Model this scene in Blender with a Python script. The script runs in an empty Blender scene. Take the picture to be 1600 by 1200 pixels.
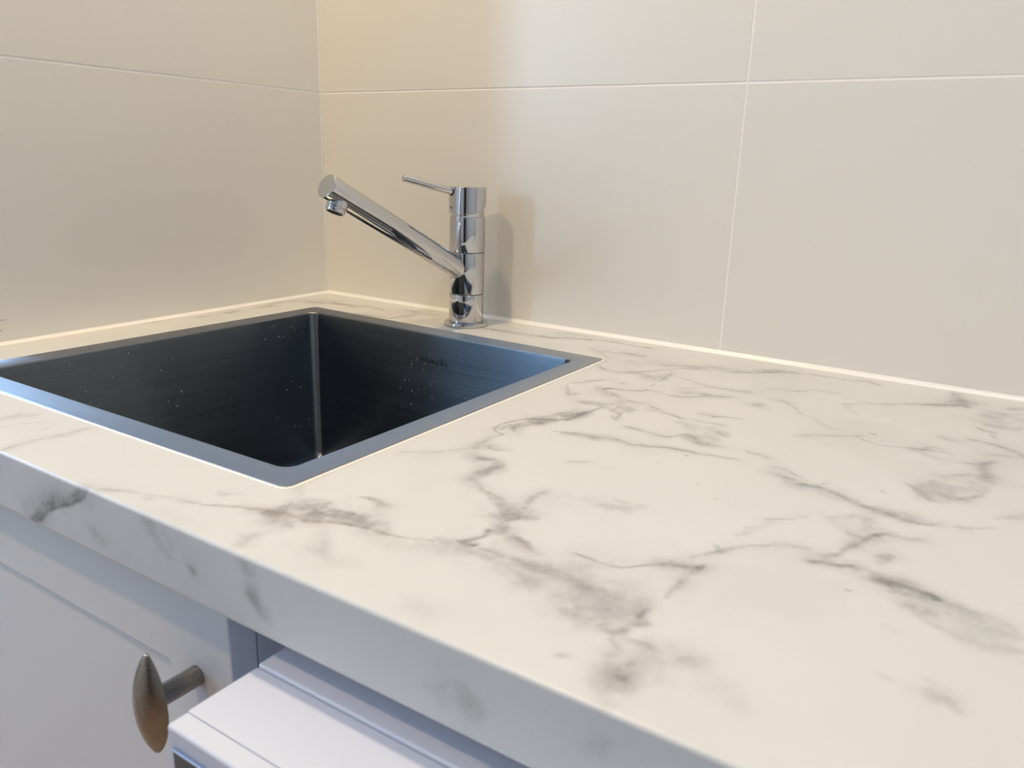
import bpy, bmesh, math, random
import numpy as np
from mathutils import Vector, Matrix

S = bpy.context.scene
COL = S.collection
PI = math.pi

# ---------------------------------------------------------------- camera
cd = bpy.data.cameras.new('camera')
cam = bpy.data.objects.new('camera', cd)
COL.objects.link(cam)
CR = Vector((0.83915579, 0.54306913, 0.02989132))
CU = Vector((-0.17189503, 0.21267033, 0.96188535))
CF = Vector((-0.51601324, 0.81230983, -0.27181442))
mw = Matrix((CR, CU, -CF)).transposed().to_4x4()
mw.translation = Vector((0.85822, -0.83196, 0.19615))
cam.matrix_world = mw
cd.sensor_fit = 'HORIZONTAL'
cd.sensor_width = 36.0
cd.lens = 1233.605 * 36.0 / 1600.0
cd.clip_start = 0.01
cd.clip_end = 50
cd.dof.use_dof = True
cd.dof.focus_distance = 0.85
cd.dof.aperture_fstop = 14.0
S.camera = cam

# ---------------------------------------------------------------- view, world, lights
S.view_settings.view_transform = 'Standard'
S.view_settings.look = 'None'
S.view_settings.exposure = -0.06
S.view_settings.gamma = 1.0
S.view_settings.use_curve_mapping = False
S.display_settings.display_device = 'sRGB'
S.cycles.max_bounces = 10
S.cycles.diffuse_bounces = 6
S.cycles.glossy_bounces = 8
S.cycles.sample_clamp_indirect = 6.0
S.cycles.caustics_reflective = False

W = bpy.data.worlds.new('sky'); S.world = W; W.use_nodes = True
bgn = W.node_tree.nodes['Background']
bgn.inputs['Color'].default_value = (0.55, 0.75, 1.0, 1)
bgn.inputs['Strength'].default_value = 1.5

def area(name, loc, target, sx, sy, power, color, spread=PI):
    l = bpy.data.lights.new(name, 'AREA')
    l.shape = 'RECTANGLE'; l.size = sx; l.size_y = sy
    l.energy = power; l.color = color; l.spread = spread
    o = bpy.data.objects.new(name, l); COL.objects.link(o)
    o.location = loc
    o.rotation_euler = (Vector(target) - Vector(loc)).to_track_quat('-Z', 'Y').to_euler()
    return o

# daylight through the two window openings
DAY = area('daylight', (-2.06, -1.06, 0.65), (1.0, -1.06, 0.65), 0.86, 1.06, 36, (0.36, 0.62, 1.0))
DAY2 = area('daylight', (-1.72, -3.26, 0.88), (-1.72, 1.0, 0.88), 0.40, 1.00, 29, (0.40, 0.68, 1.0))

def downlight(name, loc, power, color, r):
    l = bpy.data.lights.new(name, 'AREA')
    l.shape = 'DISK'; l.size = r * 2; l.energy = power; l.color = color
    o = bpy.data.objects.new(name, l); COL.objects.link(o)
    o.location = loc
    return o
WARM = downlight('lamp_light', (0.20, -0.45, 1.478), 7.8, (1.0, 0.74, 0.37), 0.035)
MAIN = downlight('lamp_light', (0.98, -0.45, 1.478), 4.7, (1.0, 0.98, 0.97), 0.035)
FILL = downlight('lamp_light', (0.10, -1.35, 1.478), 9.0, (1.0, 0.70, 0.40), 0.05)  # added fill, brightens the worktop front, door and washer

# ---------------------------------------------------------------- materials
def new_mat(name):
    m = bpy.data.materials.new(name); m.use_nodes = True
    return m, m.node_tree, m.node_tree.nodes['Principled BSDF']

def mat(name, col, rough=0.5, metal=0.0, spec=0.5, coat=0.0, noise=0.0, nscale=30.0, bump=0.0, bscale=200.0):
    m, nt, b = new_mat(name)
    b.inputs['Base Color'].default_value = (*col, 1)
    b.inputs['Roughness'].default_value = rough
    b.inputs['Metallic'].default_value = metal
    b.inputs['Specular IOR Level'].default_value = spec
    b.inputs['Coat Weight'].default_value = coat
    tc = nt.nodes.new('ShaderNodeTexCoord')
    if noise > 0:
        n = nt.nodes.new('ShaderNodeTexNoise'); n.inputs['Scale'].default_value = nscale
        n.inputs['Detail'].default_value = 4
        nt.links.new(tc.outputs['Object'], n.inputs['Vector'])
        mx = nt.nodes.new('ShaderNodeMix'); mx.data_type = 'RGBA'
        mx.inputs[6].default_value = (*[c * (1 - noise) for c in col], 1)
        mx.inputs[7].default_value = (*[min(1, c * (1 + noise)) for c in col], 1)
        nt.links.new(n.outputs['Fac'], mx.inputs[0])
        nt.links.new(mx.outputs[2], b.inputs['Base Color'])
    if bump > 0:
        n2 = nt.nodes.new('ShaderNodeTexNoise'); n2.inputs['Scale'].default_value = bscale
        n2.inputs['Detail'].default_value = 3
        nt.links.new(tc.outputs['Object'], n2.inputs['Vector'])
        bp = nt.nodes.new('ShaderNodeBump'); bp.inputs['Strength'].default_value = bump
        bp.inputs['Distance'].default_value = 0.001
        nt.links.new(n2.outputs['Fac'], bp.inputs['Height'])
        nt.links.new(bp.outputs['Normal'], b.inputs['Normal'])
    return m

def brushed(name, col, rough, scale, aniso=0.0, rot=0.0, bump=0.15, rvar=0.12, cvar=0.12, along=None):
    m, nt, b = new_mat(name)
    b.inputs['Metallic'].default_value = 1.0
    tc = nt.nodes.new('ShaderNodeTexCoord')
    mp = nt.nodes.new('ShaderNodeMapping'); mp.inputs['Scale'].default_value = scale
    nt.links.new(tc.outputs['Object'], mp.inputs['Vector'])
    n = nt.nodes.new('ShaderNodeTexNoise'); n.inputs['Scale'].default_value = 1.0; n.inputs['Detail'].default_value = 5
    nt.links.new(mp.outputs['Vector'], n.inputs['Vector'])
    mr = nt.nodes.new('ShaderNodeMapRange')
    mr.inputs['From Min'].default_value = 0.3; mr.inputs['From Max'].default_value = 0.7
    mr.inputs['To Min'].default_value = rough - rvar / 2; mr.inputs['To Max'].default_value = rough + rvar / 2
    nt.links.new(n.outputs['Fac'], mr.inputs['Value'])
    nt.links.new(mr.outputs['Result'], b.inputs['Roughness'])
    mx = nt.nodes.new('ShaderNodeMix'); mx.data_type = 'RGBA'
    mx.inputs[6].default_value = (*[c * (1 - cvar) for c in col], 1)
    mx.inputs[7].default_value = (*[min(1, c * (1 + cvar)) for c in col], 1)
    nt.links.new(n.outputs['Fac'], mx.inputs[0])
    out = mx.outputs[2]
    nt.links.new(out, b.inputs['Base Color'])
    if aniso:
        b.inputs['Anisotropic'].default_value = aniso
        b.inputs['Anisotropic Rotation'].default_value = rot
        if along is None:
            tg = nt.nodes.new('ShaderNodeTangent'); tg.direction_type = 'RADIAL'; tg.axis = 'Z'
            nt.links.new(tg.outputs['Tangent'], b.inputs['Tangent'])
        else:       # the sheet is brushed along one fixed direction
            cv = nt.nodes.new('ShaderNodeCombineXYZ')
            for q, w in zip(cv.inputs, along): q.default_value = w
            nt.links.new(cv.outputs[0], b.inputs['Tangent'])
    if bump:
        bp = nt.nodes.new('ShaderNodeBump'); bp.inputs['Strength'].default_value = bump
        bp.inputs['Distance'].default_value = 0.0002
        nt.links.new(n.outputs['Fac'], bp.inputs['Height'])
        nt.links.new(bp.outputs['Normal'], b.inputs['Normal'])
    return m

def marble():
    m, nt, b = new_mat('marble_laminate')
    a = nt.nodes.new('ShaderNodeAttribute'); a.attribute_name = 'veins'
    sp = nt.nodes.new('ShaderNodeSeparateColor')
    nt.links.new(a.outputs['Color'], sp.inputs['Color'])
    tc = nt.nodes.new('ShaderNodeTexCoord')
    n = nt.nodes.new('ShaderNodeTexNoise'); n.inputs['Scale'].default_value = 260; n.inputs['Detail'].default_value = 6
    n.inputs['Roughness'].default_value = 0.65
    nt.links.new(tc.outputs['Object'], n.inputs['Vector'])
    mr = nt.nodes.new('ShaderNodeMapRange')
    mr.inputs['From Min'].default_value = 0.3; mr.inputs['From Max'].default_value = 0.7
    mr.inputs['To Min'].default_value = 0.72; mr.inputs['To Max'].default_value = 1.25
    nt.links.new(n.outputs['Fac'], mr.inputs['Value'])
    def mul(s):
        mu = nt.nodes.new('ShaderNodeMath'); mu.operation = 'MULTIPLY'; mu.use_clamp = True
        nt.links.new(s, mu.inputs[0]); nt.links.new(mr.outputs['Result'], mu.inputs[1])
        return mu.outputs[0]
    # very faint cloudiness of the white ground
    n2 = nt.nodes.new('ShaderNodeTexNoise'); n2.inputs['Scale'].default_value = 14; n2.inputs['Detail'].default_value = 3
    nt.links.new(tc.outputs['Object'], n2.inputs['Vector'])
    g = nt.nodes.new('ShaderNodeMix'); g.data_type = 'RGBA'
    g.inputs[6].default_value = (0.640, 0.648, 0.652, 1); g.inputs[7].default_value = (0.690, 0.698, 0.700, 1)
    nt.links.new(n2.outputs['Fac'], g.inputs[0])
    prev = g.outputs[2]
    for ch, c in (('Red', (0.215, 0.215, 0.215)), ('Green', (0.265, 0.225, 0.195)), ('Blue', (0.36, 0.345, 0.375))):
        x = nt.nodes.new('ShaderNodeMix'); x.data_type = 'RGBA'
        x.inputs[7].default_value = (*c, 1)
        nt.links.new(mul(sp.outputs[ch]), x.inputs[0]); nt.links.new(prev, x.inputs[6])
        prev = x.outputs[2]
    nt.links.new(prev, b.inputs['Base Color'])
    b.inputs['Roughness'].default_value = 0.34
    b.inputs['Specular IOR Level'].default_value = 0.45
    n4 = nt.nodes.new('ShaderNodeTexNoise'); n4.inputs['Scale'].default_value = 900
    nt.links.new(tc.outputs['Object'], n4.inputs['Vector'])
    bp = nt.nodes.new('ShaderNodeBump'); bp.inputs['Strength'].default_value = 0.05; bp.inputs['Distance'].default_value = 0.0004
    nt.links.new(n4.outputs['Fac'], bp.inputs['Height']); nt.links.new(bp.outputs['Normal'], b.inputs['Normal'])
    return m

M = {}
M['tile'] = mat('satin_tile', (0.83, 0.81, 0.765), 0.33, spec=0.5, noise=0.012, nscale=6, bump=0.03, bscale=25)
M['scuff'] = mat('scuff_mark', (0.25, 0.22, 0.19), 0.7, noise=0.2)
M['grout'] = mat('grout', (0.95, 0.93, 0.90), 0.7, noise=0.04, nscale=300)
M['silicone'] = mat('silicone', (0.93, 0.92, 0.90), 0.3, spec=0.5)
M['plaster'] = mat('painted_plaster', (0.62, 0.61, 0.60), 0.7, noise=0.02, bump=0.05)
M['ceiling'] = mat('ceiling_paint', (0.75, 0.74, 0.72), 0.8, noise=0.02)
M['floor'] = mat('floor_tile', (0.46, 0.31, 0.20), 0.45, noise=0.1, nscale=8)
M['added_board_dark'] = mat('added_board_dark', (0.02, 0.02, 0.022), 0.4, noise=0.1)  # coat of the added board behind the camera
M['marble'] = marble()
M['steel'] = brushed('brushed_steel_rim', (0.36, 0.37, 0.39), 0.42, (20, 500, 20), aniso=1.0, rot=0.25, bump=0.0, rvar=0.05, cvar=0.07, along=(1, 0, 0))
M['bowl'] = brushed('brushed_steel_bowl', (0.215, 0.245, 0.285), 0.25, (5, 5, 420), aniso=1.0, rot=0.25, bump=0.0, rvar=0.03, cvar=0.10)
M['lime'] = mat('lime_spots', (0.75, 0.73, 0.68), 0.6, noise=0.1)
M['etch'] = mat('etched_mark', (0.012, 0.014, 0.016), 0.7)
M['chrome'] = mat('polished_chrome', (0.60, 0.60, 0.61), 0.03, metal=1.0, noise=0.01)
M['black'] = mat('black_rubber', (0.015, 0.015, 0.015), 0.6, noise=0.1)
M['cabinet'] = mat('white_cabinet_lacquer', (0.78, 0.78, 0.79), 0.38, noise=0.01, bump=0.03, bscale=600)
M['carcass'] = mat('white_melamine', (0.70, 0.70, 0.71), 0.5, noise=0.01)
M['nickel'] = brushed('satin_nickel', (0.32, 0.285, 0.24), 0.27, (60, 60, 300), bump=0.0, rvar=0.02, cvar=0.01)
M['enamel'] = mat('white_enamel', (0.70, 0.73, 0.83), 0.30, noise=0.008, bump=0.02, bscale=900)
M['panel'] = mat('grey_panel_plastic', (0.085, 0.085, 0.088), 0.4, noise=0.05)
M['chrome_trim'] = mat('chrome_trim', (0.55, 0.62, 0.75), 0.15, metal=1.0, noise=0.02)
M['white_frame'] = mat('white_frame', (0.8, 0.8, 0.8), 0.4, noise=0.01)
lm, lnt, lb = new_mat('lamp_glow')
lb.inputs['Base Color'].default_value = (1, 1, 1, 1)
lb.inputs['Emission Color'].default_value = (1.0, 0.80, 0.52, 1); lb.inputs['Emission Strength'].default_value = 6

# ---------------------------------------------------------------- helpers
def link(name, me, m, parent=None, smooth=None, wn=False):
    o = bpy.data.objects.new(name, me); COL.objects.link(o)
    if m is not None: me.materials.append(m)
    if parent is not None: o.parent = parent
    if smooth is not None:
        me.polygons.foreach_set('use_smooth', [True] * len(me.polygons))
        me.set_sharp_from_angle(angle=math.radians(smooth))
        if wn:
            md = o.modifiers.new('weighted', 'WEIGHTED_NORMAL'); md.keep_sharp = True; md.weight = 100
    return o

def obj(name, bm, m, parent=None, smooth=None, wn=False):
    bmesh.ops.recalc_face_normals(bm, faces=bm.faces[:])
    me = bpy.data.meshes.new(name); bm.to_mesh(me); bm.free()
    return link(name, me, m, parent, smooth, wn)

def empty(name, loc, label, cat, group=None):
    o = bpy.data.objects.new(name, None); COL.objects.link(o)
    o.location = loc; o.empty_display_size = 0.05
    o['label'] = label; o['category'] = cat
    if group: o['group'] = group
    return o

def box(bm, lo, hi, bevel=0.0, seg=2):
    r = bmesh.ops.create_cube(bm, size=1.0)
    vs = r['verts']
    c = [(a + b) / 2 for a, b in zip(lo, hi)]; d = [b - a for a, b in zip(lo, hi)]
    for v in vs:
        v.co = Vector((c[0] + v.co.x * d[0], c[1] + v.co.y * d[1], c[2] + v.co.z * d[2]))
    if bevel > 0:
        es = list({e for v in vs for e in v.link_edges})
        bmesh.ops.bevel(bm, geom=es, offset=bevel, segments=seg, profile=0.5, affect='EDGES')
    return bm

def boxbm(lo, hi, bevel=0.0, seg=2):
    return box(bmesh.new(), lo, hi, bevel, seg)

def lathe(prof, n=96, axis=None, origin=(0, 0, 0), cap=True):
    """prof: (radius, height) pairs, spun about a local z axis pointing along 'axis'."""
    bm = bmesh.new()
    q = Vector((0, 0, 1)).rotation_difference(Vector(axis).normalized()) if axis is not None else None
    O = Vector(origin); rings = []
    for r, h in prof:
        ring = []
        for i in range(n):
            a = 2 * PI * i / n
            p = Vector((r * math.cos(a), r * math.sin(a), h))
            if q: p = q @ p
            ring.append(bm.verts.new(p + O))
        rings.append(ring)
    for a, b in zip(rings, rings[1:]):
        for i in range(n):
            j = (i + 1) % n
            bm.faces.new((a[i], a[j], b[j], b[i]))
    if cap:
        bm.faces.new(rings[0]); bm.faces.new(rings[-1])
    return bm

def rprof(r, z0, z1, f=0.0006):
    """a drum profile with tiny rounded rims"""
    out = [(r - f, z0)]
    for k in range(1, 5):
        a = k / 4 * PI / 2
        out.append((r - f + f * math.sin(a), z0 + f - f * math.cos(a)))
    for k in range(0, 5):
        a = k / 4 * PI / 2
        out.append((r - f + f * math.cos(a), z1 - f + f * math.sin(a)))
    return out

def struct(o):
    o['kind'] = 'structure'; return o

# ---------------------------------------------------------------- room shell
FZ, CZ = -0.90, 1.50
struct(obj('floor', boxbm((-2.2, -3.5, FZ - 0.1), (2.2, 0.2, FZ)), M['floor']))
struct(obj('ceiling', boxbm((-2.2, -3.5, CZ), (2.2, 0.2, CZ + 0.1)), M['ceiling']))
TT = 0.008          # tile thickness; tile faces lie at y=0 and x=0
GD = 0.00045         # grout sits this far behind the tile faces
wall_back = struct(obj('wall_back', boxbm((-0.02, GD, FZ), (2.0, 0.16, CZ)), M['grout']))
wall_left = struct(obj('wall_left', boxbm((-2.0, -0.492, FZ), (-GD, 0.16, CZ)), M['grout']))
# window walls: four pieces round each opening
def window_wall(name, wname, axis, c0, c1, a0, a1, w0, w1, z0, z1, fr):
    def bx(b, u0, u1, v0, v1, d0, d1):
        if axis == 'x': box(b, (d0, u0, v0), (d1, u1, v1))
        else: box(b, (u0, d0, v0), (u1, d1, v1))
    b = bmesh.new()
    bx(b, a0, w0, FZ, CZ, c0, c1); bx(b, w1, a1, FZ, CZ, c0, c1)
    bx(b, w0, w1, FZ, z0, c0, c1); bx(b, w0, w1, z1, CZ, c0, c1)
    struct(obj(name, b, M['plaster']))
    b = bmesh.new(); t = 0.035
    bx(b, w0, w0 + t, z0, z1, *fr); bx(b, w1 - t, w1, z0, z1, *fr)
    bx(b, w0 + t, w1 - t, z0, z0 + t, *fr); bx(b, w0 + t, w1 - t, z1 - t, z1, *fr)
    struct(obj(wname, b, M['white_frame']))
window_wall('wall_far', 'window_1', 'x', -2.16, -2.0, -3.36, -0.494, -1.52, -0.60, 0.10, 1.20, (-2.05, -2.01))
window_wall('wall_front', 'window_2', 'y', -3.36, -3.2, -2.0, 2.0, -1.95, -1.49, 0.35, 1.41, (-3.25, -3.21))
struct(obj('wall_right', boxbm((2.0, -3.36, FZ), (2.16, 0.16, CZ)), M['plaster']))
# unseen low blocker, added to keep window light off the worktop front
struct(obj('added_light_blocker', boxbm((-0.85, -1.60, FZ), (0.34, -1.50, 0.33), 0.004), M['plaster']))
# unseen dark board with handle, added to give the chrome a dark reflection
dr = struct(obj('added_dark_board', boxbm((1.05, -3.2, FZ), (1.85, -3.16, 1.15), 0.003), M['added_board_dark']))
obj('added_board_handle', lathe([(0.008, 0), (0.008, 0.05), (0.02, 0.051), (0.02, 0.062)], 24, (0, 1, 0), (1.12, -3.16, 0.15)), M['nickel'], dr, 40)

# tiles: 600 x 300 in stack bond, cut at counter height so the first joint is at 0.2787
JZ, JX, TW, TH, J = 0.2787, 0.5968, 0.600, 0.300, 0.0021
def tile_bm(w, h):
    b = boxbm((0, 0, 0), (w, TT, h), 0.0004, 2)
    return b
rows = []
z0 = JZ - TH
while z0 < CZ:
    rows.append((max(z0, -0.05) + (J / 2), min(z0 + TH, CZ) - J / 2)); z0 += TH
cols = [(0.0016, JX - J / 2)]
x0 = JX
while x0 < 2.0:
    cols.append((x0 + J / 2, min(x0 + TW, 2.0) - J / 2)); x0 += TW
cache = {}
rng = random.Random(4)
for (za, zb) in rows:
    for (xa, xb) in cols:
        k = (round(xb - xa, 4), round(zb - za, 4))
        if k not in cache:
            o = obj('tile', tile_bm(*k), M['tile'], wall_back); cache[k] = o.data
        else:
            o = bpy.data.objects.new('tile', cache[k]); COL.objects.link(o); o.parent = wall_back
        o.location = (xa, rng.uniform(0, 0.0002), za)
for (za, zb) in rows:
    o = obj('tile', boxbm((-TT, -0.4915, 0), (0, -0.0016, zb - za), 0.0004, 2), M['tile'], wall_left)
    o.location = (-rng.uniform(0, 0.0002), 0, za)
# corner joint filled with grout
obj('corner_sealant', boxbm((-0.002, -0.0021, 0.001), (0.0021, 0.002, CZ), 0.0009, 2), M['silicone'], wall_back, 30)

# a short scuff low on the left wall
obj('scuff', boxbm((-0.0003, -0.4560, 0.0252), (0.00015, -0.4440, 0.0255)), M['scuff'], wall_left)
obj('scuff', boxbm((-0.0003, -0.4560, 0.0146), (0.00015, -0.4508, 0.0153)), M['scuff'], wall_left)

# ceiling downlights; the last one is an added fill
def lamp(loc, r, label):
    e = empty('ceiling_lamp', loc, label, 'lamp')
    obj('lamp_ring', lathe([(r + 0.002, -0.004), (r + 0.018, -0.004), (r + 0.020, -0.002), (r + 0.020, 0.0), (r + 0.002, 0.0), (r + 0.002, -0.004)], 48, cap=False), M['white_frame'], e, 40)
    obj('lamp_lens', lathe([(0.0005, -0.002), (r, -0.002), (r, 0.0)], 48), lm, e, 40)
lamp((0.20, -0.45, CZ), 0.035, 'small round warm downlight in the ceiling above the sink')
lamp((0.98, -0.45, CZ), 0.035, 'small round white downlight in the ceiling above the bare worktop')
lamp((0.10, -1.35, CZ), 0.05, 'added round fill downlight in the ceiling behind the camera')

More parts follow.
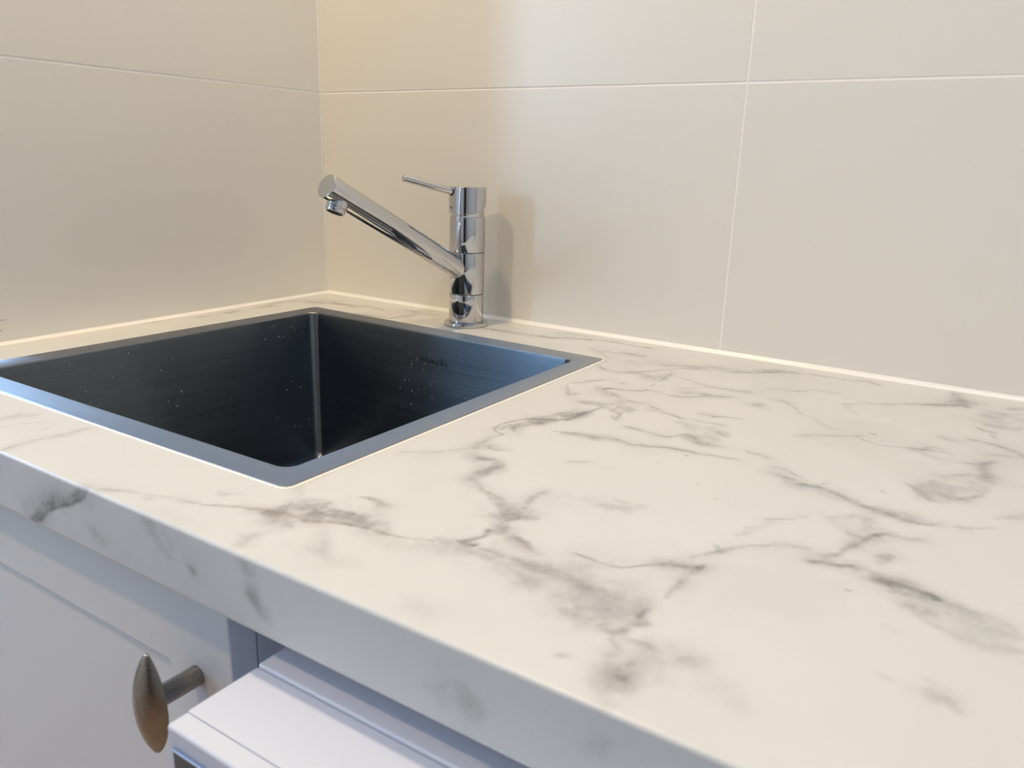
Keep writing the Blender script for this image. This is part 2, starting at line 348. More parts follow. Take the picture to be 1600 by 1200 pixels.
# ---------------------------------------------------------------- countertop
CT, D, RF = 0.042, 0.600, 0.0024
VEINS = """
1.3 0.75 0 0.5832,-0.2579 0.5813,-0.2706 0.5786,-0.2835 0.5793,-0.2957 0.5779,-0.3070
1.3 0.6 0 0.5779,-0.3070 0.5703,-0.3130 0.5614,-0.3159 0.5505,-0.3224 0.5451,-0.3327 0.5417,-0.3413 0.5413,-0.3514 0.5432,-0.3594 0.5488,-0.3643 0.5547,-0.3653
5 0.42 0 0.5809,-0.2709 0.5757,-0.2944 0.5647,-0.3214 0.5541,-0.3375 0.5474,-0.3543
1.2 0.5 0 0.5507,-0.3460 0.5622,-0.3576 0.5683,-0.3583
1 0.35 0 0.5695,-0.2776 0.5638,-0.2995 0.5589,-0.3117
1.5 0.35 0 0.5655,-0.3227 0.5589,-0.3358 0.5524,-0.3485
7 0.3 0 0.5613,-0.2567 0.5756,-0.2548 0.5928,-0.2593
3 0.3 0 0.5547,-0.3653 0.5511,-0.3770 0.5510,-0.3892 0.5543,-0.4033
1.1 0.5 0 0.5618,-0.3926 0.5680,-0.3960 0.5748,-0.3956 0.5762,-0.3929
1.2 0.25 0 0.5198,-0.4408 0.5321,-0.4315 0.5446,-0.4188 0.5515,-0.4055
5 0.22 2 0.5568,-0.4013 0.5658,-0.3944 0.5802,-0.3915
4.5 0.5 0 0.5715,-0.4167 0.5794,-0.4182 0.5864,-0.4201 0.5882,-0.4288
1 0.35 0 0.5677,-0.4166 0.5729,-0.4141 0.5798,-0.4134
3.5 0.55 0 0.5882,-0.4273 0.5880,-0.4358 0.5872,-0.4419 0.5838,-0.4458 0.5853,-0.4499
2.5 0.35 1 0.5832,-0.4435 0.5840,-0.4389
2 0.35 0 0.5860,-0.4495 0.5931,-0.4545 0.5997,-0.4583
2.5 0.4 1 0.6063,-0.4595 0.6133,-0.4627 0.6205,-0.4644
3 0.28 0 0.5985,-0.4580 0.6079,-0.4632 0.6199,-0.4705
3.5 0.5 0 0.6220,-0.4735 0.6300,-0.4753 0.6373,-0.4764 0.6445,-0.4774 0.6507,-0.4749
4 0.45 0 0.6254,-0.4852 0.6337,-0.4843 0.6418,-0.4835
1.5 0.38 0 0.6353,-0.4366 0.6347,-0.4432 0.6345,-0.4527 0.6355,-0.4601 0.6365,-0.4682
4 0.4 0 0.6352,-0.4800 0.6368,-0.4923 0.6370,-0.5021 0.6374,-0.5076
2.4 0.9 0 0.6366,-0.5033 0.6371,-0.5078 0.6372,-0.5115
2.6 0.95 0 0.6372,-0.5115 0.6352,-0.5176 0.6328,-0.5230 0.6301,-0.5240
3.2 0.7 0 0.6409,-0.5198 0.6368,-0.5245 0.6330,-0.5256
3 0.35 0 0.6391,-0.5082 0.6407,-0.5013 0.6428,-0.4948
2 0.45 1 0.6523,-0.4985 0.6579,-0.5009 0.6619,-0.5026 0.6679,-0.5072
1.5 0.4 1 0.6704,-0.5088 0.6747,-0.5100
4 0.25 0 0.6390,-0.4987 0.6503,-0.4999 0.6570,-0.5007
1.1 0.55 0 0.5803,-0.3362 0.5887,-0.3334 0.6046,-0.3303 0.6109,-0.3290 0.6276,-0.3232 0.6350,-0.3245 0.6418,-0.3261 0.6540,-0.3217 0.6658,-0.3178 0.6787,-0.3160 0.6887,-0.3148 0.6967,-0.3135 0.7053,-0.3116 0.7176,-0.3115
3 0.25 0 0.5902,-0.3360 0.6122,-0.3315 0.6294,-0.3270 0.6430,-0.3286
1.1 0.5 0 0.6206,-0.2915 0.6304,-0.2916 0.6402,-0.2934 0.6503,-0.2949 0.6561,-0.2940 0.6626,-0.2872 0.6682,-0.2792
1.1 0.45 0 0.6687,-0.2806 0.6750,-0.2866 0.6808,-0.2891 0.6902,-0.2922 0.7008,-0.2909
4.5 0.28 0 0.6631,-0.2886 0.6759,-0.2823 0.6886,-0.2832
1.2 0.42 0 0.5916,-0.2255 0.6036,-0.2255 0.6095,-0.2255 0.6248,-0.2340 0.6387,-0.2406 0.6489,-0.2453 0.6557,-0.2420 0.6690,-0.2419 0.6815,-0.2401
1.5 0.25 0 0.6171,-0.2401 0.6304,-0.2407 0.6455,-0.2438
1.1 0.45 0 0.6581,-0.2232 0.6639,-0.2229 0.6689,-0.2233 0.6780,-0.2183 0.6893,-0.2157
1 0.5 0 0.6668,-0.2249 0.6708,-0.2239
1 0.5 0 0.6476,-0.2463 0.6503,-0.2463
4 0.3 0 0.6729,-0.2528 0.6816,-0.2557 0.6877,-0.2585 0.6945,-0.2643
1.2 0.45 0 0.6770,-0.2921 0.6852,-0.2944 0.6900,-0.2942
1.4 0.5 0 0.5608,-0.2096 0.5608,-0.2043 0.5700,-0.1996 0.5811,-0.1960 0.5888,-0.1924 0.5927,-0.1840 0.6058,-0.1814
1.5 0.55 0 0.5608,-0.2070 0.5654,-0.2006
1.1 0.5 0 0.5997,-0.1889 0.6113,-0.1873 0.6205,-0.1876 0.6311,-0.1842 0.6372,-0.1768 0.6411,-0.1712 0.6479,-0.1657 0.6610,-0.1577
1.2 0.4 0 0.6126,-0.1599 0.6197,-0.1542 0.6285,-0.1498
3 0.25 0 0.6182,-0.1741 0.6313,-0.1688 0.6419,-0.1654
1.3 0.55 0 0.5095,-0.1285 0.5287,-0.1424 0.5442,-0.1456 0.5502,-0.1407 0.5566,-0.1354 0.5631,-0.1270 0.5686,-0.1161 0.5778,-0.1021 0.5886,-0.0900 0.6034,-0.0811 0.6205,-0.0768 0.6335,-0.0725 0.6504,-0.0586 0.6653,-0.0433 0.6790,-0.0353 0.6933,-0.0299 0.7113,-0.0278
6 0.25 0 0.5717,-0.0906 0.5935,-0.0761 0.6170,-0.0666 0.6395,-0.0547
9 0.16 0 0.5421,-0.0876 0.5791,-0.0744 0.6144,-0.0588
4 0.35 0 0.6500,-0.0461 0.6683,-0.0310 0.6868,-0.0288
1.3 0.4 0 0.5671,-0.1361 0.5750,-0.1419 0.5813,-0.1457 0.5904,-0.1441 0.5907,-0.1290 0.5867,-0.1108
3 0.3 0 0.5671,-0.1361 0.5775,-0.1368 0.5863,-0.1296
0.8 0.28 0 0.5867,-0.1108 0.5907,-0.1526 0.5897,-0.1729
1.1 0.38 0 0.5845,-0.1219 0.6024,-0.1255 0.6132,-0.1286 0.6324,-0.1385 0.6442,-0.1372 0.6551,-0.1339 0.6652,-0.1338
1.5 0.4 0 0.6565,-0.1381 0.6652,-0.1338 0.6699,-0.1300
1.1 0.4 0 0.5251,-0.2141 0.5299,-0.2046 0.5372,-0.1930 0.5456,-0.1805 0.5533,-0.1743
1.4 0.38 0 0.5276,-0.2175 0.5362,-0.2294 0.5427,-0.2447 0.5493,-0.2344
3 0.4 0 0.5548,-0.1816 0.5596,-0.1805 0.5658,-0.1812
3 0.42 0 0.5700,-0.2254 0.5727,-0.2182 0.5776,-0.2193
6 0.25 0 0.5471,-0.2536 0.5604,-0.2551 0.5739,-0.2514 0.5825,-0.2446
4 0.28 0 0.5820,-0.2496 0.5960,-0.2477 0.6077,-0.2476
2 0.42 0 0.6016,-0.2740 0.6073,-0.2799 0.6065,-0.2723 0.6035,-0.2574
4 0.3 0 0.5928,-0.2593 0.6008,-0.2639 0.6060,-0.2663
1.1 0.8 0 0.5757,-0.2858 0.5787,-0.2814
1.1 0.6 0 0.5751,-0.3092 0.5792,-0.3061
2 0.55 0 0.6838,-0.1690 0.6890,-0.1696 0.6942,-0.1724
2 0.3 0 0.6844,-0.1614 0.6910,-0.1632
1 0.45 0 0.6954,-0.1429 0.7005,-0.1412 0.7066,-0.1437
1.1 0.32 0 0.7072,-0.1457 0.7233,-0.1675 0.7324,-0.1734 0.7425,-0.1845 0.7514,-0.1917 0.7578,-0.1946
1.1 0.4 0 0.7198,-0.1703 0.7246,-0.1687
1.2 0.28 0 0.7380,-0.2288 0.7425,-0.2235 0.7562,-0.2148 0.7663,-0.2069 0.7745,-0.2006 0.7783,-0.1958
1 0.5 0 0.7816,-0.1876 0.7861,-0.1898
1.1 0.42 0 0.7725,-0.2022 0.7808,-0.2104 0.7900,-0.2121 0.8009,-0.2107 0.8092,-0.2077 0.8176,-0.2063 0.8237,-0.2033 0.8320,-0.2020 0.8390,-0.2015
2.5 0.35 0 0.8214,-0.2017 0.8247,-0.1924 0.8305,-0.1948
1.5 0.22 0 0.8117,-0.2108 0.8204,-0.2125 0.8293,-0.2171 0.8374,-0.2172
1.1 0.42 0 0.8473,-0.2143 0.8532,-0.2129 0.8617,-0.2081 0.8645,-0.2013
3 0.33 0 0.8589,-0.2086 0.8605,-0.2240 0.8626,-0.2367 0.8639,-0.2562 0.8612,-0.2737 0.8576,-0.2850
1.4 0.36 0 0.8621,-0.2342 0.8518,-0.2406 0.8441,-0.2507 0.8368,-0.2548
1.4 0.4 0 0.8589,-0.2437 0.8623,-0.2383
2.4 0.5 0 0.8381,-0.2897 0.8431,-0.2922 0.8474,-0.2926 0.8524,-0.2877 0.8573,-0.2803
1.6 0.35 0 0.8206,-0.2834 0.8253,-0.2904 0.8297,-0.2972 0.8348,-0.3033 0.8393,-0.3023
4 0.22 0 0.8251,-0.2956 0.8299,-0.2817 0.8342,-0.2678
6 0.15 0 0.8386,-0.2751 0.8461,-0.2760 0.8546,-0.2658
1.2 0.4 0 0.7493,-0.1171 0.7620,-0.0997 0.7697,-0.0984 0.7864,-0.0877 0.7954,-0.0780 0.8034,-0.0717 0.8145,-0.0654 0.8274,-0.0575 0.8358,-0.0485
3 0.28 0 0.7975,-0.0740 0.8147,-0.0676 0.8334,-0.0504
3 0.4 0 0.8253,-0.0108 0.8317,-0.0267 0.8367,-0.0477 0.8402,-0.0617
3 0.3 0 0.8230,-0.0463 0.8375,-0.0372 0.8525,-0.0353
1.3 0.36 0 0.6961,-0.1090 0.7042,-0.0998 0.7157,-0.0879 0.7264,-0.0847 0.7360,-0.0850
2.5 0.2 0 0.6777,-0.1102 0.6958,-0.1012 0.7119,-0.0963
2 0.25 0 0.7535,-0.1255 0.7613,-0.1399
1.6 0.35 0 0.6992,-0.0283 0.7202,-0.0267 0.7376,-0.0246 0.7554,-0.0192
2.5 0.4 2 0.7533,-0.0208 0.7621,-0.0254
7 0.35 2 0.8544,-0.0755 0.8646,-0.0719 0.8752,-0.0701 0.8820,-0.0648
3 0.4 0 0.8698,-0.0407 0.8815,-0.0267
2 0.3 0 0.8536,-0.0581 0.8655,-0.0578 0.8818,-0.0495
1.5 0.45 0 0.8506,-0.1165 0.8568,-0.1236 0.8634,-0.1242
5 0.35 2 0.8534,-0.1020 0.8649,-0.1053 0.8780,-0.0951
2 0.35 0 0.8624,-0.1307 0.8662,-0.1390
1.6 0.35 0 0.8484,-0.1546 0.8562,-0.1558 0.8647,-0.1564 0.8732,-0.1620 0.8794,-0.1673 0.8836,-0.1756
1.2 0.25 0 0.8598,-0.1857 0.8678,-0.1828 0.8757,-0.1800
2 0.3 0 0.8282,-0.1609 0.8341,-0.1674 0.8397,-0.1667
2.2 0.3 0 0.7123,-0.2854 0.7192,-0.2899 0.7252,-0.2917 0.7315,-0.2932
1.5 0.42 0 0.7400,-0.3080 0.7449,-0.3071 0.7514,-0.3108 0.7590,-0.3163
1.6 0.35 0 0.7387,-0.3190 0.7456,-0.3209 0.7530,-0.3222
1.3 0.35 0 0.7482,-0.3230 0.7543,-0.3225
2 0.4 0 0.7606,-0.3298 0.7664,-0.3268 0.7735,-0.3266
2.4 0.4 0 0.7615,-0.3266 0.7713,-0.3257 0.7838,-0.3291 0.7903,-0.3329 0.7966,-0.3366 0.8026,-0.3391 0.8089,-0.3402
1 0.3 0 0.7706,-0.3223 0.7755,-0.3173
4 0.25 0 0.8000,-0.3352 0.8118,-0.3403 0.8211,-0.3434
3.4 0.5 0 0.8175,-0.3428 0.8230,-0.3452 0.8283,-0.3456 0.8324,-0.3458
2 0.3 0 0.8316,-0.3452 0.8376,-0.3440 0.8431,-0.3420
6 0.15 0 0.8163,-0.3346 0.8344,-0.3400 0.8479,-0.3405
1.4 0.35 0 0.8529,-0.3410 0.8591,-0.3374 0.8668,-0.3307 0.8721,-0.3278
2 0.25 0 0.8709,-0.3130 0.8772,-0.3029 0.8852,-0.2958
1.2 0.32 0 0.7583,-0.3963 0.7627,-0.3920 0.7690,-0.3852 0.7741,-0.3792 0.7786,-0.3749
1.4 0.3 0 0.7868,-0.3709 0.7930,-0.3663 0.7990,-0.3598 0.8042,-0.3591
5 0.28 0 0.7993,-0.3617 0.8067,-0.3637 0.8113,-0.3706
2 0.3 0 0.8000,-0.3840 0.8054,-0.3859 0.8108,-0.3878 0.8139,-0.3864
1.8 0.42 0 0.8117,-0.3890 0.8142,-0.3843 0.8159,-0.3782 0.8192,-0.3738
1.6 0.45 0 0.8156,-0.3804 0.8170,-0.3764
2 0.25 0 0.8194,-0.3747 0.8253,-0.3742 0.8333,-0.3732 0.8393,-0.3697
2 0.28 0 0.8064,-0.4004 0.8102,-0.3939 0.8142,-0.3881
1.6 0.22 0 0.7689,-0.4278 0.7730,-0.4239 0.7795,-0.4200 0.7838,-0.4196 0.7878,-0.4194
1.6 0.32 0 0.7955,-0.4227 0.7982,-0.4172 0.8024,-0.4141 0.8047,-0.4089 0.8093,-0.3982
1.4 0.4 0 0.8005,-0.4155 0.8024,-0.4141
1.2 0.75 0 0.7931,-0.4313 0.7947,-0.4310
1.2 0.55 0 0.7931,-0.4313 0.7991,-0.4294 0.8036,-0.4279 0.8080,-0.4263 0.8114,-0.4246
1.3 0.45 0 0.8021,-0.4281 0.8068,-0.4264 0.8112,-0.4248
2.2 0.35 0 0.8114,-0.4246 0.8157,-0.4257 0.8204,-0.4263 0.8232,-0.4290
1.9 0.75 0 0.8238,-0.4325 0.8259,-0.4333 0.8302,-0.4324 0.8344,-0.4310
3.4 0.5 0 0.8251,-0.4338 0.8320,-0.4349 0.8379,-0.4359 0.8423,-0.4371
2 0.9 0 0.8382,-0.4312 0.8417,-0.4317 0.8461,-0.4336 0.8505,-0.4355
2.4 0.6 0 0.8407,-0.4353 0.8456,-0.4362 0.8492,-0.4364
5 0.35 0 0.8322,-0.4363 0.8387,-0.4419 0.8435,-0.4475 0.8506,-0.4505
7 0.22 0 0.8435,-0.4475 0.8517,-0.4484 0.8622,-0.4474 0.8776,-0.4491 0.8874,-0.4494
2.5 0.25 0 0.8505,-0.4355 0.8589,-0.4378 0.8648,-0.4390 0.8721,-0.4397 0.8777,-0.4396 0.8873,-0.4452
3.2 0.22 0 0.8446,-0.4568 0.8541,-0.4596 0.8634,-0.4635 0.8757,-0.4625 0.8875,-0.4609
2.4 0.42 1 0.8202,-0.4141 0.8225,-0.4107 0.8242,-0.4052 0.8263,-0.4002
2.6 0.3 1 0.8228,-0.4062 0.8260,-0.4073
2 0.12 0 0.8335,-0.4744 0.8385,-0.4776
2 0.28 0 0.8550,-0.5166 0.8576,-0.5204 0.8602,-0.5237
3.5 0.3 0 0.8571,-0.5151 0.8620,-0.5196 0.8667,-0.5244
5 0.15 0 0.8553,-0.5091 0.8626,-0.5137
1.6 0.15 0 0.8349,-0.5160 0.8398,-0.5166 0.8432,-0.5182
1 0.55 0 0.6886,-0.4989 0.6932,-0.4990 0.6995,-0.5003 0.7047,-0.4998 0.7096,-0.4987 0.7141,-0.4970 0.7181,-0.4942 0.7215,-0.4900 0.7263,-0.4849 0.7301,-0.4814
1.5 0.62 0 0.7287,-0.4823 0.7341,-0.4784 0.7402,-0.4764 0.7466,-0.4734 0.7475,-0.4703
1.7 0.38 0 0.7479,-0.4741 0.7469,-0.4788 0.7460,-0.4827 0.7452,-0.4894 0.7440,-0.4948
1.8 0.32 0 0.7442,-0.4954 0.7430,-0.5007 0.7424,-0.5055 0.7441,-0.5114
1.3 0.36 0 0.7384,-0.4652 0.7426,-0.4595 0.7463,-0.4551 0.7495,-0.4492 0.7530,-0.4440 0.7585,-0.4372 0.7689,-0.4278
2 0.35 0 0.7455,-0.4449 0.7495,-0.4492
1.2 0.28 0 0.7504,-0.4273 0.7537,-0.4239 0.7565,-0.4189
2 0.16 0 0.7527,-0.4207 0.7592,-0.4060 0.7643,-0.3981
3 0.3 0 0.6450,-0.5221 0.6568,-0.5222 0.6760,-0.5223 0.6922,-0.5240 0.7097,-0.5248
2 0.38 0 0.6637,-0.5206 0.6706,-0.5222 0.6793,-0.5240
2 0.32 1 0.6712,-0.5250 0.6799,-0.5251 0.6903,-0.5207
7 0.3 0 0.6237,-0.5279 0.6375,-0.5294 0.6549,-0.5311 0.6719,-0.5333 0.6877,-0.5348
13 0.26 2 0.6743,-0.5252 0.6938,-0.5267 0.7121,-0.5281 0.7270,-0.5312
12 0.2 2 0.6969,-0.5128 0.7142,-0.5119 0.7321,-0.5137
14 0.24 0 0.7159,-0.5289 0.7270,-0.5312 0.7355,-0.5285
1.8 0.4 0 0.7074,-0.5257 0.7110,-0.5260
3.5 0.34 2 0.7006,-0.5434 0.7086,-0.5438 0.7163,-0.5456 0.7223,-0.5477 0.7286,-0.5494
8 0.28 2 0.7077,-0.5451 0.7162,-0.5423 0.7263,-0.5429
1.2 0.35 0 0.7251,-0.5373 0.7261,-0.5359
1.2 0.5 0 0.7289,-0.5499 0.7300,-0.5472 0.7312,-0.5451
4 0.42 0 0.7305,-0.5512 0.7346,-0.5500 0.7388,-0.5458 0.7410,-0.5406 0.7438,-0.5367 0.7455,-0.5355
1.2 0.5 0 0.7400,-0.5350 0.7392,-0.5298 0.7400,-0.5272 0.7413,-0.5250
5 0.35 0 0.7372,-0.5553 0.7412,-0.5542 0.7456,-0.5540
2.2 0.48 0 0.7461,-0.5518 0.7497,-0.5533 0.7535,-0.5539 0.7560,-0.5544
8 0.2 2 0.7493,-0.5524 0.7588,-0.5541 0.7700,-0.5541
7 0.25 0 0.7440,-0.5752 0.7490,-0.5767 0.7540,-0.5782 0.7594,-0.5840
3 0.62 0 0.7502,-0.5733 0.7523,-0.5754 0.7539,-0.5793
1.6 0.5 0 0.7524,-0.5803 0.7541,-0.5786 0.7548,-0.5752
1.5 0.5 0 0.7514,-0.5679 0.7519,-0.5659
13 0.22 2 0.7540,-0.5629 0.7607,-0.5685 0.7663,-0.5720
2.5 0.22 0 0.7656,-0.5535 0.7699,-0.5537 0.7730,-0.5547
4 0.3 0 0.7401,-0.5674 0.7418,-0.5617
3 0.2 0 0.7522,-0.5891 0.7568,-0.5928
1.2 0.2 0 0.7017,-0.5580 0.7043,-0.5567
1.2 0.4 0 0.7257,-0.5792 0.7276,-0.5784
4 0.12 1 0.7864,-0.5626 0.7977,-0.5662
1.2 0.33 0 0.4187,-0.5965 0.4272,-0.5913 0.4381,-0.5867 0.4509,-0.5818 0.4620,-0.5781 0.4778,-0.5753 0.4865,-0.5744 0.4967,-0.5678 0.5047,-0.5630
4 0.22 0 0.4512,-0.5862 0.4660,-0.5796 0.4837,-0.5753
1.1 0.5 1 0.4865,-0.5744 0.4931,-0.5672 0.5040,-0.5624 0.5209,-0.5574 0.5384,-0.5528 0.5478,-0.5520 0.5546,-0.5490 0.5682,-0.5439 0.5780,-0.5406 0.5909,-0.5389 0.5987,-0.5379 0.6067,-0.5367 0.6136,-0.5344 0.6213,-0.5315
1.8 0.45 0 0.5682,-0.5429 0.5775,-0.5401 0.5882,-0.5389 0.5979,-0.5385
7 0.28 0 0.5140,-0.5593 0.5288,-0.5536 0.5422,-0.5468 0.5561,-0.5407
7.5 0.46 0 0.5310,-0.5412 0.5423,-0.5372 0.5548,-0.5343 0.5694,-0.5340 0.5905,-0.5363
4 0.2 0 0.5222,-0.5478 0.5263,-0.5369 0.5345,-0.5296
1.5 0.65 0 0.5592,-0.5311 0.5630,-0.5315
1.6 0.4 0 0.5493,-0.5129 0.5551,-0.5108 0.5615,-0.5095 0.5682,-0.5113
3 0.28 0 0.5560,-0.5090 0.5688,-0.5131
1.4 0.35 0 0.5400,-0.5323 0.5407,-0.5295
5 0.35 0 0.5255,-0.5613 0.5373,-0.5648 0.5458,-0.5664
4 0.3 0 0.5429,-0.5933 0.5432,-0.5878 0.5425,-0.5810
4 0.16 0 0.5627,-0.5568 0.5760,-0.5673 0.5879,-0.5758
8 0.1 0 0.5693,-0.5722 0.5910,-0.5753 0.6050,-0.5716
5 0.1 0 0.6505,-0.5862 0.6586,-0.5870
3 0.2 0 0.4765,-0.5567 0.4811,-0.5580 0.4901,-0.5490
3 0.12 0 0.5047,-0.5197 0.5173,-0.5286
12 0.1 0 0.6350,-0.4694 0.6558,-0.4369 0.6788,-0.4313
5 0.3 0 0.5259,-0.5558 0.5349,-0.5449 0.5461,-0.5408
4 0.3 0 0.6219,-0.4899 0.6352,-0.4832 0.6487,-0.4773
6 0.24 0 0.6365,-0.5044 0.6520,-0.5025 0.6666,-0.5063
5 0.16 0 0.6726,-0.4359 0.6884,-0.4297 0.6943,-0.4197
2 0.2 0 0.6747,-0.4228 0.6830,-0.4224
1 0.1 0 0.7352,-0.3893 0.7368,-0.3881
1.1 0.3 0 0.3071,-0.5961 0.3055,-0.5880 0.3062,-0.5778 0.3066,-0.5659 0.3072,-0.5587 0.3085,-0.5525 0.3097,-0.5392
1 0.32 0 0.2858,-0.5613 0.2869,-0.5569 0.2866,-0.5535
2.5 0.14 0 0.3079,-0.5666 0.3128,-0.5595 0.3145,-0.5513
2.5 0.22 0 0.2403,-0.5674 0.2433,-0.5553 0.2511,-0.5452
2 0.14 0 0.2595,-0.5764 0.2648,-0.5614 0.2731,-0.5473
0.6 0.5 0 0.2830,-0.5705 0.2844,-0.5703
0.6 0.5 0 0.5153,-0.1630 0.5168,-0.1633
0.6 0.5 0 0.6707,-0.3472 0.6717,-0.3472
0.6 0.5 0 0.7068,-0.3690 0.7076,-0.3690
0.6 0.5 0 0.6820,-0.3247 0.6830,-0.3248
0.6 0.5 0 0.8079,-0.3073 0.8087,-0.3073
0.6 0.5 0 0.8089,-0.3090 0.8097,-0.3091
0.6 0.5 0 0.8144,-0.4521 0.8150,-0.4521
0.6 0.5 0 0.8162,-0.4523 0.8168,-0.4522
0.6 0.5 0 0.7516,-0.4147 0.7523,-0.4146
0.6 0.5 0 0.7838,-0.3959 0.7845,-0.3959
0.6 0.5 0 0.7911,-0.1403 0.7921,-0.1405
0.6 0.5 0 0.7244,-0.3857 0.7252,-0.3857
0.6 0.5 0 0.8273,-0.3077 0.8280,-0.3077
0.8 0.28 0 0.6236,-0.3830 0.6291,-0.3803 0.6328,-0.3761
0.8 0.22 0 0.6469,-0.3800 0.6524,-0.3787
2.75 0.51 1 0.0294,-0.0694 0.0545,-0.0671 0.0708,-0.0589 0.0904,-0.0544 0.1067,-0.0527
2.5 0.35 0 0.0397,-0.0528 0.0600,-0.0482 0.0724,-0.0297
2.5 0.4 1 0.1071,-0.0654 0.1227,-0.0447 0.1543,-0.0480
2.5 0.48 0 0.1481,-0.0901 0.1750,-0.0893 0.1985,-0.0854
2.5 0.51 0 0.1997,-0.0843 0.2053,-0.0623 0.2063,-0.0378
2.25 0.45 0 0.1854,-0.0323 0.2094,-0.0351 0.2336,-0.0253
3.12 0.32 0 0.1700,-0.0338 0.1917,-0.0267 0.2135,-0.0132
2.5 0.48 0 0.3216,-0.0565 0.3419,-0.0587 0.3645,-0.0583 0.3819,-0.0574
2.5 0.6 0 0.3895,-0.0554 0.4093,-0.0521 0.4283,-0.0403 0.4489,-0.0316 0.4693,-0.0230
3.75 0.4 0 0.4054,-0.0229 0.4284,-0.0172 0.4543,-0.0180
2.5 0.48 0 0.4781,-0.0242 0.5038,-0.0279 0.5301,-0.0261
3.12 0.32 0 0.4912,-0.0747 0.5115,-0.0692 0.5354,-0.0643
2.5 0.24 0 0.4773,-0.0706 0.4952,-0.0828 0.5110,-0.0993
2.5 0.6 0 0.0219,-0.1976 0.0242,-0.1897 0.0195,-0.1761
1.88 0.58 0 0.0260,-0.1580 0.0243,-0.1409 0.0261,-0.1264
2 0.48 0 0.0157,-0.1229 0.0131,-0.0984 0.0180,-0.0800
2.5 0.32 0 0.0197,-0.2444 0.0196,-0.2169 0.0242,-0.2014
2 0.29 0 -0.0021,-0.3296 0.0080,-0.2963 0.0131,-0.2661
2.5 0.32 1 -0.0021,-0.4376 0.0009,-0.4232 0.0041,-0.4084
8 0.22 0 0.5510,-0.2068 0.5827,-0.2325 0.6092,-0.2573
8 0.2 0 0.6505,-0.2564 0.6752,-0.2664 0.6944,-0.2787
6 0.25 0 0.5696,-0.1492 0.5840,-0.1522 0.5910,-0.1378
6 0.18 0 0.6267,-0.1646 0.6443,-0.1635
8 0.16 0 0.7449,-0.3186 0.7742,-0.3300 0.7993,-0.3416
9 0.2 0 0.8013,-0.3728 0.8098,-0.3817
10 0.15 0 0.8295,-0.2949 0.8492,-0.2673 0.8594,-0.2529
9 0.22 2 0.8460,-0.0930 0.8688,-0.0858
8 0.18 0 0.5659,-0.4179 0.5861,-0.4317
8 0.22 0 0.6314,-0.4775 0.6440,-0.4767
8 0.25 0 0.5485,-0.3516 0.5655,-0.3127 0.5761,-0.2898
8 0.14 0 0.5804,-0.5457 0.6060,-0.5436 0.6303,-0.5364
6 0.16 1 0.4743,-0.1298 0.5236,-0.1100 0.5696,-0.0856
1.5 0.9 0 0.3439,-0.6419 0.3505,-0.6377 0.3569,-0.6341 0.3626,-0.6293 0.3681,-0.6256 0.3732,-0.6228 0.3790,-0.6204 0.3846,-0.6184 0.3894,-0.6162 0.3966,-0.6126 0.4030,-0.6092 0.4078,-0.6062 0.4113,-0.6024
2.6 0.4 0 0.3411,-0.6404 0.3490,-0.6345 0.3563,-0.6302 0.3638,-0.6245
2.5 0.35 0 0.3554,-0.6336 0.3616,-0.6274 0.3675,-0.6218 0.3759,-0.6177
3.2 0.6 0 0.3795,-0.6181 0.3903,-0.6121 0.4001,-0.6066 0.4078,-0.6029
1.2 0.55 0 0.3682,-0.6251 0.3682,-0.6220 0.3725,-0.6195
1 0.5 0 0.3576,-0.6249 0.3591,-0.6249
2 0.5 0 0.3397,-0.6399 0.3485,-0.6365
7 0.14 0 0.3335,-0.6324 0.3602,-0.6207 0.3851,-0.6097
4 0.1 0 0.4071,-0.6229 0.4162,-0.6287 0.4221,-0.6333
4 0.14 0 0.4167,-0.6265 0.4231,-0.6279
4 0.34 0 0.4685,-0.6053 0.4783,-0.6076 0.4835,-0.6115 0.4874,-0.6165 0.4909,-0.6201
3 0.18 0 0.4749,-0.6062 0.4815,-0.6093
2.2 0.38 0 0.5055,-0.6214 0.5092,-0.6221 0.5108,-0.6231
5 0.36 0 0.5527,-0.6042 0.5574,-0.6063 0.5606,-0.6143 0.5617,-0.6230 0.5661,-0.6288 0.5696,-0.6319
3 0.25 0 0.5569,-0.6229 0.5616,-0.6249
3 0.15 0 0.5486,-0.6221 0.5535,-0.6222
9 0.16 1 0.6798,-0.6264 0.6917,-0.6234 0.7000,-0.6216
4 0.16 0 0.6968,-0.6253 0.6985,-0.6277
5 0.15 0 0.7518,-0.6133 0.7539,-0.6167 0.7563,-0.6198
"""

# sink outlines on the worktop (front-right, back-right, back-left, front-left)
OUT = [(0.5067, -0.5310), (0.5111, -0.1079), (0.0771, -0.0969), (0.0649, -0.5342)]
INN = [(0.4842, -0.5092), (0.4882, -0.1325), (0.1010, -0.1225), (0.0915, -0.5122)]
def inside(poly, X, Y):
    r = np.ones(X.shape, bool)
    n = len(poly)
    for i in range(n):
        ax, ay = poly[i]; bx, by = poly[(i + 1) % n]
        r &= ((bx - ax) * (Y - ay) - (by - ay) * (X - ax)) >= 0
    return r
HOLE = [(0.4975, -0.5215), (0.5010, -0.1190), (0.0880, -0.1090), (0.0770, -0.5245)]

